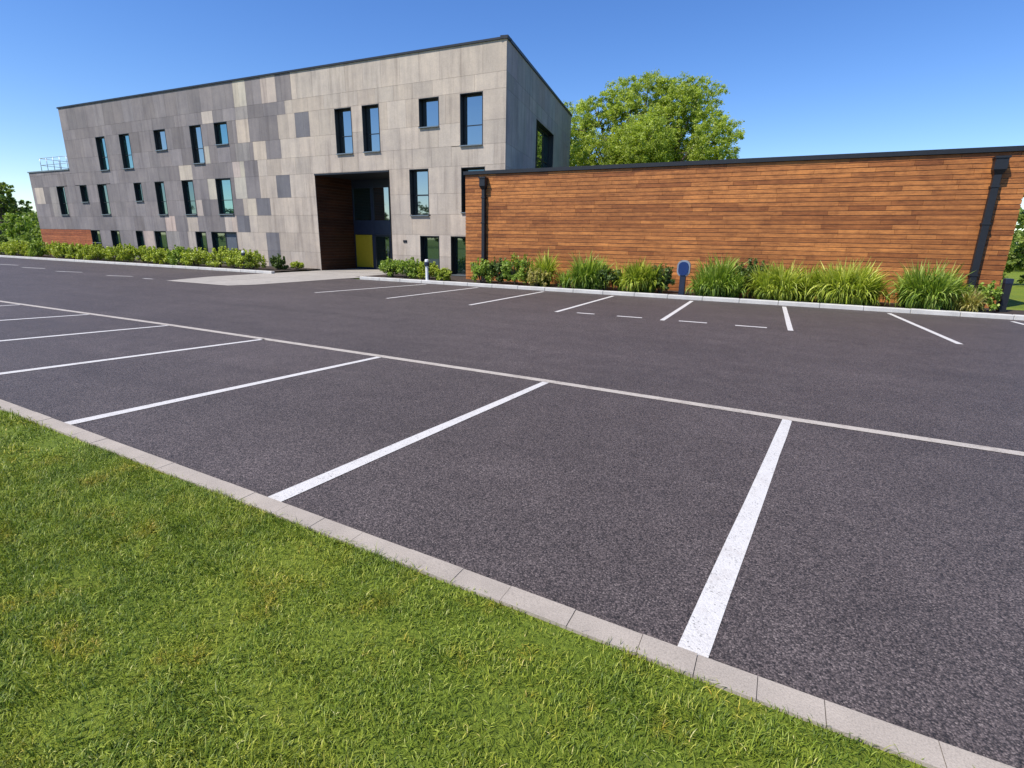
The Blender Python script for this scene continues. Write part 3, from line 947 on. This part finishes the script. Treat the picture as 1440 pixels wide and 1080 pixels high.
o = empty('charging_post', (-2.70, 17.0, 0))
tag(o, 'dark blue post with a rounded blue head edged in pale grey, standing between two shrubs', 'charging post')
mb = MB(); mb.box(-.085, .085, -.06, .06, .05, .70, bevel=.012); mb.box(-.12, .12, -.09, .09, .05, .09); mb.build('post', M['navy'], o)
def rounded(w, h, zc, d0, d1, rr, mbx):
    pts_ = []
    for cx_, cz_, a0 in [(w / 2 - rr, zc + h / 2 - rr, 0), (-w / 2 + rr, zc + h / 2 - rr, 90), (-w / 2 + rr, zc - h / 2 + rr, 180), (w / 2 - rr, zc - h / 2 + rr, 270)]:
        for k_ in range(7):
            t_ = math.radians(a0 + 15 * k_)
            pts_.append((cx_ + rr * math.cos(t_), cz_ + rr * math.sin(t_)))
    n_ = len(pts_)
    mbx.quad([(a_, d0, z_) for a_, z_ in pts_]); mbx.quad([(a_, d1, z_) for a_, z_ in reversed(pts_)])
    for k_ in range(n_):
        p_, q_ = pts_[k_], pts_[(k_ + 1) % n_]
        mbx.quad([(p_[0], d0, p_[1]), (p_[0], d1, p_[1]), (q_[0], d1, q_[1]), (q_[0], d0, q_[1])])
mb = MB(); rounded(.38, .48, .87, -.055, .075, .16, mb); mb.build('head_rim', M['steel'], o)
mb = MB(); rounded(.29, .40, .865, -.085, -.05, .13, mb); mb.build('head', M['blue'], o)

o = empty('square_bollard', (5.02, 17.45, 0), .12)
tag(o, 'dark grey square bollard at the right end of the timber building', 'bollard')
mb = MB(); mb.box(-.075, .075, -.075, .075, .04, .78, bevel=.012); mb.box(-.11, .11, -.11, .11, .04, .075); mb.build('post', M['metal'], o)
mb = MB(); mb.box(-.08, .08, -.08, .08, .78, .90, bevel=.012); mb.build('cap', M['navy'], o)

# ------------------------------------------------------------------ plants
def blade_clump(name, x, y, h, rad, n, mat, label, group, z0=.07, w=.024, upright=.6, parent_stems=True):
    """a tussock of long arching strap leaves, each a folded strip of its own"""
    nseg = 5
    nt = max(5, int(rad * 16))
    ta, tq = rng.uniform(0, 2 * np.pi, nt), np.sqrt(rng.uniform(0, 1, nt)) * rad * .70
    tx, ty = tq * np.cos(ta), tq * np.sin(ta) * .62
    tx[0] = ty[0] = 0
    th_ = rng.uniform(.62, 1.08, nt) * (1 - .30 * (tq / rad) ** 2); tth = rng.normal(0, .13, nt)
    ti = rng.integers(0, nt, n)
    yaw = rng.uniform(0, 2 * np.pi, n)
    rr = rad * .14 * np.sqrt(rng.uniform(0, 1, n))
    bx, by = tx[ti] + rr * np.cos(yaw), ty[ti] + rr * np.sin(yaw)
    out = rng.beta(1.3, 1.7, n)
    ln = h * th_[ti] * rng.uniform(.35, 1.08, n) * (1 + .12 * out)
    a0 = .04 + out * .50 * (1.3 - upright) + rng.normal(0, .06, n)
    bend = (.08 + out * .36) * rng.uniform(.3, 1.6, n)
    away = np.arctan2(ty[ti], tx[ti])
    yaw = np.where(rng.uniform(0, 1, n) < .45, away + rng.normal(0, .7, n), yaw)
    dx, dy = np.cos(yaw), np.sin(yaw)
    twist = rng.uniform(-1.2, 1.2, n)
    px, py = -np.sin(yaw + twist), np.cos(yaw + twist)
    wd = w * rng.uniform(.55, 1.3, n)
    K = 2 * nseg + 1
    V = np.zeros((n, K, 3)); T = np.zeros((n, K))
    tb_ = np.clip(rng.beta(2, 2.4, n) + tth[ti] + .25 * (rng.uniform(0, 1, n) < .08), 0, 1)
    xx, yy, zz, an = bx.copy(), by.copy(), np.full(n, 0.0), a0.copy()
    for i in range(nseg):
        t = i / nseg
        w_ = wd * (.55 + 1.0 * t - 1.35 * t * t) 
        V[:, 2 * i] = np.stack([xx - px * w_, yy - py * w_, zz], 1); V[:, 2 * i + 1] = np.stack([xx + px * w_, yy + py * w_, zz], 1)
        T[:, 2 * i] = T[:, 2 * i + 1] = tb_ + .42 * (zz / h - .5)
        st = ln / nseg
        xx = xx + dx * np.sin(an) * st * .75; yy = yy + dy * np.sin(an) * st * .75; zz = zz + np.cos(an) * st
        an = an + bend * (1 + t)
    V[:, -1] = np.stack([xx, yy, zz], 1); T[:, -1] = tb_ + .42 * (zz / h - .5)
    V[:, :, 2] = np.maximum(V[:, :, 2], .01)
    # drooping tips rest on the bed instead of hanging over the kerb
    V[:, :, 1] = np.maximum(V[:, :, 1], np.where(V[:, :, 2] < .25, FK + .12 - y, FK - .05 - y))
    base = (np.arange(n) * K)[:, None, None]
    tris = []
    for i in range(nseg - 1):
        a = 2 * i; tris += [[a, a + 1, a + 3], [a, a + 3, a + 2]]
    tris.append([K - 3, K - 2, K - 1])
    Fc = (base + np.array(tris)[None]).reshape(-1, 3)
    o = np_mesh(name, V.reshape(-1, 3), Fc, np.clip(T.ravel(), 0, 1), mat)
    o.location = (x, y, z0)
    o.rotation_euler = (0, 0, 0)
    tag(o, label, 'shrub', group)
    return o

def leaf_cloud(centres, radii, per, size, squash=.8, shell=.55):
    """leaf quads (bent pairs of triangles) scattered through clusters"""
    C = np.repeat(centres, per, 0); R = np.repeat(radii, per)
    n = len(C)
    d = rng.normal(size=(n, 3)); d /= np.linalg.norm(d, axis=1)[:, None]
    rad_ = R * (shell + (1 - shell) * rng.uniform(0, 1, n)) * rng.uniform(.35, 1, n) ** .5
    P = C + d * rad_[:, None] * np.array([1, 1, squash])
    nrm = d * .5 + rng.normal(size=(n, 3)) * .7 + np.array([0, 0, .35]); nrm /= np.linalg.norm(nrm, axis=1)[:, None]
    a = np.cross(nrm, rng.normal(size=(n, 3))); a /= np.linalg.norm(a, axis=1)[:, None]
    b = np.cross(nrm, a)
    sz = size * rng.uniform(.55, 1.3, n)
    A = a * sz[:, None] * .5; B = b * (sz * .32)[:, None]
    V = np.stack([P - A, P + B - A * .1, P + A, P - B - A * .1], 1).reshape(-1, 3)
    Fc = np.arange(n * 4).reshape(-1, 4)
    return V, Fc

def leafy_shrub(name, x, y, h, rx, mat, label, group, n=26, per=95, size=.075, z0=.07):
    k_ = n
    th_ = rng.uniform(0, 2 * np.pi, k_); rr = np.sqrt(rng.uniform(0, 1, k_)) * rx * .78
    cz = (rng.uniform(.18, .84, k_)) * h * (1 - .45 * (rr / rx) ** 2)
    cen = np.stack([rr * np.cos(th_), rr * np.sin(th_) * .8, cz], 1)
    rad_ = rng.uniform(.16, .30, k_) * min(h, rx) * 1.15
    V, Fc = leaf_cloud(cen, rad_, per, size, .9, .3)
    # shoots standing out of the outline
    m_ = 26
    th2 = rng.uniform(0, 2 * np.pi, m_); r2 = np.sqrt(rng.uniform(0, 1, m_)) * rx * .85
    tips = []
    for t_, r_ in zip(th2, r2):
        hz = h * (1 - .4 * (r_ / rx) ** 2) * random.uniform(.85, 1.08)
        for q in range(9):
            tips.append((r_ * math.cos(t_) * (1 + q * .012), r_ * math.sin(t_) * .8, hz * (.62 + .045 * q)))
    V2, F2 = leaf_cloud(np.array(tips), np.full(len(tips), .05), 4, size * 1.1)
    V = np.concatenate([V, V2]); Fc = np.concatenate([Fc, F2 + len(V) - len(V2)])
    V[:, 2] = np.maximum(V[:, 2], .005)
    tint = np.repeat(np.clip(rng.beta(2, 2, len(V) // 4), 0, 1), 4)
    o = empty(name, (x, y, z0)); tag(o, label, 'shrub', group)
    np_mesh('foliage', V, Fc, tint, mat, o)
    mb = MB()
    for q in range(9):
        t_ = random.uniform(0, 6.28); rr_ = random.uniform(.2, .75) * rx
        mb.tube([(.05 * math.cos(t_), .05 * math.sin(t_), -.02), (rr_ * .5 * math.cos(t_), rr_ * .5 * math.sin(t_), h * .4), (rr_ * math.cos(t_), rr_ * math.sin(t_), h * .75)], [.014, .010, .005], 5, False)
    mb.build('stems', M['bark'], o)
    return o

GW = 'shrubs planted along the timber wall'
leafy_shrub('leafy_shrub', -9.85, 17.25, .88, .60, M['leaf_g'], 'small fresh green leafy shrub right beside the left downpipe of the timber wall', GW, n=34)
leafy_shrub('leafy_shrub', -9.15, 17.35, .95, .50, M['leaf_d'], 'dark leafy shrub between two fresh green ones near the left downpipe', GW, n=26)
leafy_shrub('leafy_shrub', -8.45, 17.25, 1.08, .68, M['leaf_g'], 'taller fresh green leafy shrub right of the dark one near the left downpipe', GW, n=38)
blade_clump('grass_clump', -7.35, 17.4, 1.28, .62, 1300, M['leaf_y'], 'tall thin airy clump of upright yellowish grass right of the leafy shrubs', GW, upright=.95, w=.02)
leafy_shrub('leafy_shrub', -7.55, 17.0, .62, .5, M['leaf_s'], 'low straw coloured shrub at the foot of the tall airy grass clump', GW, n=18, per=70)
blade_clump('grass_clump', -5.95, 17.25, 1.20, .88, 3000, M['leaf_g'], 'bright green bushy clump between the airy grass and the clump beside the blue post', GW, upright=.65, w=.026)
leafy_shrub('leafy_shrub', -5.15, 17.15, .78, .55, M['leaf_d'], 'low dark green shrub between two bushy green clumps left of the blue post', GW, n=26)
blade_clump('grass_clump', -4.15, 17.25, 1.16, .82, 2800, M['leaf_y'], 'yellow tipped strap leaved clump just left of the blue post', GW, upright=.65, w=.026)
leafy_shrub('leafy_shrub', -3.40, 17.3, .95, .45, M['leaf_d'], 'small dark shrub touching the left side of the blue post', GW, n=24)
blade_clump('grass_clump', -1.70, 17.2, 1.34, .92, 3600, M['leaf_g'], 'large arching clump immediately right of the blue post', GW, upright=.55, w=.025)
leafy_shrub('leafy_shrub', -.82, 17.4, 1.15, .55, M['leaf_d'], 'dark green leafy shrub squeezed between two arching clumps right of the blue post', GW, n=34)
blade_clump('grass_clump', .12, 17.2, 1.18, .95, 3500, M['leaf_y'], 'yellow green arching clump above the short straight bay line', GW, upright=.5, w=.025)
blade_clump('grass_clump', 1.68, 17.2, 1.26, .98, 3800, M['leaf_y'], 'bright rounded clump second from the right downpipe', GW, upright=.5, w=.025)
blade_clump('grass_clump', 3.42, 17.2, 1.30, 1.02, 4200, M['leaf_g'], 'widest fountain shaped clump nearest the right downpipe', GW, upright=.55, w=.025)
blade_clump('grass_clump', 4.10, 16.98, .66, .5, 900, M['leaf_s'], 'low straw yellow dried clump at the foot of the right downpipe', GW, upright=.5)
leafy_shrub('leafy_shrub', 4.55, 17.2, .74, .36, M['leaf_g'], 'small green shrub between the right downpipe and the square bollard', GW, n=20, per=80)

GE = 'low shrubs right of the entrance'
for i, (x, y, h, rx, mt, lb) in enumerate([
        (-14.35, 17.6, .66, .62, 'leaf_g', 'green shrub at the edge of the paved walk right of the entrance'),
        (-13.35, 17.5, .72, .62, 'leaf_g', 'bushy green shrub left of the white bollard lamp'),
        (-12.45, 17.5, .62, .50, 'leaf_y', 'yellow green shrub just behind the white bollard lamp'),
        (-11.55, 17.2, .42, .36, 'leaf_y', 'lowest small shrub between the white bollard lamp and the timber corner')]):
    leafy_shrub('leafy_shrub', x, y, h * 1.15, rx, M[mt], lb, GE, n=34)
GL = 'shrub row left of the entrance'
leafy_shrub('leafy_shrub', -20.75, 18.5, .38, .40, M['leaf_y'], 'lowest pale shrub touching the left edge of the entrance', GL, n=14, per=70)
leafy_shrub('leafy_shrub', -21.35, 18.0, .68, .50, M['leaf_d'], 'dark green shrub second from the entrance', GL)
xx_ = -22.3
i = 0
ORD = ['next', 'second', 'third', 'fourth', 'fifth', 'sixth', 'seventh', 'eighth', 'ninth', 'tenth', 'eleventh', 'twelfth', 'thirteenth', 'fourteenth', 'fifteenth', 'sixteenth', 'seventeenth', 'eighteenth', 'nineteenth', 'twentieth', 'last but one', 'last']
labs = ['yellow green shrub right of the small dark bollard lamp', 'yellow green shrub around the small dark bollard lamp']
while xx_ > -48:
    yy_ = 17.45 + random.uniform(-.25, .25)
    hh = random.uniform(.75, 1.05)
    mt = random.choice(['leaf_y', 'leaf_y', 'leaf_g']) if i > 2 else 'leaf_y'
    lb = labs[i] if i < 2 else 'low rounded shrub, ' + ORD[i - 2] + ' to the left of the small dark bollard lamp'
    leafy_shrub('leafy_shrub', xx_, yy_, hh, random.uniform(.7, .95), M[mt], lb, GL, n=30, per=80, size=.09)
    xx_ -= random.uniform(1.15, 1.5); i += 1

# ------------------------------------------------------------------ trees
def tree(name, x, y, h, lobes, nclus, per, leaf, mat, label, cat='tree', group=None, trunk_r=.3, fork=.22, squash=.85, z0=-.03):
    """lobes: (dx, dy, z, r) spheres that the crown is made of"""
    o = empty(name, (x, y, z0)); tag(o, label, cat, group)
    L = np.array(lobes, float)
    wgt = L[:, 3] ** 2.2; wgt /= wgt.sum()
    idx = rng.choice(len(L), nclus, p=wgt)
    d = rng.normal(size=(nclus, 3)); d /= np.linalg.norm(d, axis=1)[:, None]
    rr = L[idx, 3] * rng.uniform(.25, 1.0, nclus) ** .55
    cen = L[idx, :3] + d * rr[:, None] * np.array([1, 1, squash])
    rad_ = L[idx, 3] * rng.uniform(.12, .30, nclus)
    V, Fc = leaf_cloud(cen, rad_, per, leaf, .8, .2)
    V[:, 2] = np.maximum(V[:, 2], .02)
    cl_t = np.repeat(rng.normal(0, .13, nclus), per * 4)
    tint = np.clip(np.repeat(rng.beta(2.2, 2.2, len(V) // 4), 4) + cl_t, 0, 1)
    np_mesh('crown', V, Fc, tint, mat, o)
    mb = MB()
    fz = h * fork
    mb.tube([(0, 0, -.1), (0, 0, .25), (.03, .02, fz * .6), (0, .04, fz)], [trunk_r * 1.35, trunk_r, trunk_r * .85, trunk_r * .8], 10)
    for q in range(len(L)):
        tx, ty, tz, tr_ = L[q]
        p0 = Vector((0, .02, fz * random.uniform(.8, 1.0))); p3 = Vector((tx, ty, tz + tr_ * .3))
        p1 = p0.lerp(p3, .33) + Vector((0, 0, -.12 * (p3 - p0).length * .3)); p2 = p0.lerp(p3, .68) + Vector((random.uniform(-.2, .2), random.uniform(-.2, .2), .2))
        rb = trunk_r * random.uniform(.32, .5)
        mb.tube([tuple(p0), tuple(p1), tuple(p2), tuple(p3)], [rb, rb * .75, rb * .45, rb * .15], 6, False)
        for j in range(5):
            e = Vector(rng.normal(size=3)); e.normalize()
            s0_ = p1.lerp(p3, random.uniform(.2, .9)); e_ = s0_ + e * tr_ * .85; e_.z = max(e_.z, s0_.z - .2)
            md = s0_.lerp(e_, .5) + Vector((0, 0, .12 * tr_))
            mb.tube([tuple(s0_), tuple(md), tuple(e_)], [rb * .32, rb * .2, rb * .06], 5, False)
    mb.build('trunk', M['bark'], o, smooth=True)
    return o

big = []
for t_ in range(15):
    a_ = math.radians(-8 + 196 * t_ / 14)
    R_ = 4.9 + random.uniform(-.4, .4)
    big.append((R_ * math.cos(a_), random.uniform(-1.8, 1.8), 7.1 + R_ * .82 * math.sin(a_), random.uniform(1.25, 1.75)))
big += [(-5.0, 0, 5.6, 1.5), (-3.6, -1.2, 7.0, 1.6), (-2.2, .8, 5.4, 1.5), (4.9, .5, 5.8, 1.4), (-4.4, .8, 8.6, 1.4), (-.8, -.6, 9.6, 1.6)]
for t_ in range(26):
    a_ = random.uniform(-.35, 3.5); R_ = random.uniform(.3, 4.0)
    big.append((R_ * math.cos(a_), random.uniform(-3.6, 3.6), 6.6 + R_ * .8 * math.sin(a_), random.uniform(1.2, 1.9)))
tree('broadleaf_tree', -9.7, 38, 12.0, big, 4200, 72, .115, M['leaf_t'], 'large yellow green broadleaf tree rising behind the low timber building', trunk_r=.38, fork=.2)

def rnd_lobes(n, rx, ry, z0, z1, r0_, r1_):
    out = []
    for _ in range(n):
        a_ = random.uniform(0, 6.28); q = math.sqrt(random.random())
        z_ = random.uniform(z0, z1)
        tpr = 1 - .5 * ((z_ - z0) / max(.01, z1 - z0)) ** 2
        out.append((q * rx * tpr * math.cos(a_), q * ry * tpr * math.sin(a_), z_, random.uniform(r0_, r1_)))
    return out
tree('broadleaf_tree', -69.6, 26, 7.2, rnd_lobes(12, 2.3, 2.3, 3.2, 5.6, .9, 1.3), 260, 60, .22, M['leaf_w'], 'tree at the left edge of the photo whose crown reaches in above the low bushes', trunk_r=.22)
tree('broadleaf_tree', 10.2, 30, 5.6, rnd_lobes(22, 1.9, 2.0, .8, 3.9, .9, 1.25), 520, 80, .15, M['leaf_w'], 'dark leafy tree beyond the lawn past the right end of the timber building', trunk_r=.2, fork=.15)
ORD2 = ['nearest low', 'second', 'third', 'fourth', 'fifth', 'sixth', 'nearest small', 'second small', 'third small', 'outermost large']
GB = 'bushes beyond the left end of the building'
for i, (x, y, h, rx) in enumerate([(-50.5, 22.0, 2.2, 1.8), (-53.8, 24.0, 2.8, 2.2), (-57, 25.5, 3.2, 2.4), (-61, 26.5, 3.5, 2.7), (-65.5, 25.5, 3.6, 2.8), (-70.5, 25, 3.8, 3.0), (-52, 19.5, 1.2, 1.4), (-56, 20.5, 1.4, 1.6), (-60.5, 21.0, 1.6, 1.7), (-75, 22, 3.4, 3)]):
    tree('bush', x, y, h, rnd_lobes(9, rx * .8, rx * .7, h * .2, h * .72, h * .22, h * .34), 190, 60, .16, M['leaf_w'] if i % 2 else M['leaf_g'],
         ORD2[i] + ' bush of the ' + ('front' if 6 <= i < 9 else 'rear') + ' row growing beyond the left end of the grey building', 'bush', GB, trunk_r=.06, fork=.12)
# distant woods along the horizon and behind the photographer (seen in the windows)
def woods(name, x0, x1, y0, y1, n, h, mat, label):
    cx_ = rng.uniform(x0, x1, n); cy_ = rng.uniform(y0, y1, n); hh = h * rng.uniform(.6, 1.1, n)
    cen, rd = [], []
    for a_, b_, h_ in zip(cx_, cy_, hh):
        for q in range(14):
            z_ = random.uniform(.12, .92) * h_
            w_ = h_ * .33 * math.sin(math.pi * min(.95, .15 + z_ / h_ * .8))
            t_ = random.uniform(0, 6.28)
            cen.append((a_ + w_ * math.cos(t_), b_ + w_ * math.sin(t_), z_)); rd.append(h_ * random.uniform(.10, .17))
    V, Fc = leaf_cloud(np.array(cen), np.array(rd), 26, h * .07, .8, .2)
    tint = np.repeat(rng.beta(2, 2, len(V) // 4), 4)
    o = np_mesh(name, V, Fc, tint, mat); tag(o, label, 'woods', kind='stuff')
woods('distant_woods', -230, -78, 28, 80, 190, 6, M['leaf_w'], 'distant woods low on the horizon beyond the left end of the building')
woods('far_hedgerow', 8, 40, 50, 66, 80, 5, M['leaf_w'], 'distant hedgerow beyond the lawn at the right edge')
woods('opposite_woods', -150, 70, -75, -45, 110, 10, M['leaf_d'], 'line of trees across the grounds facing the building')
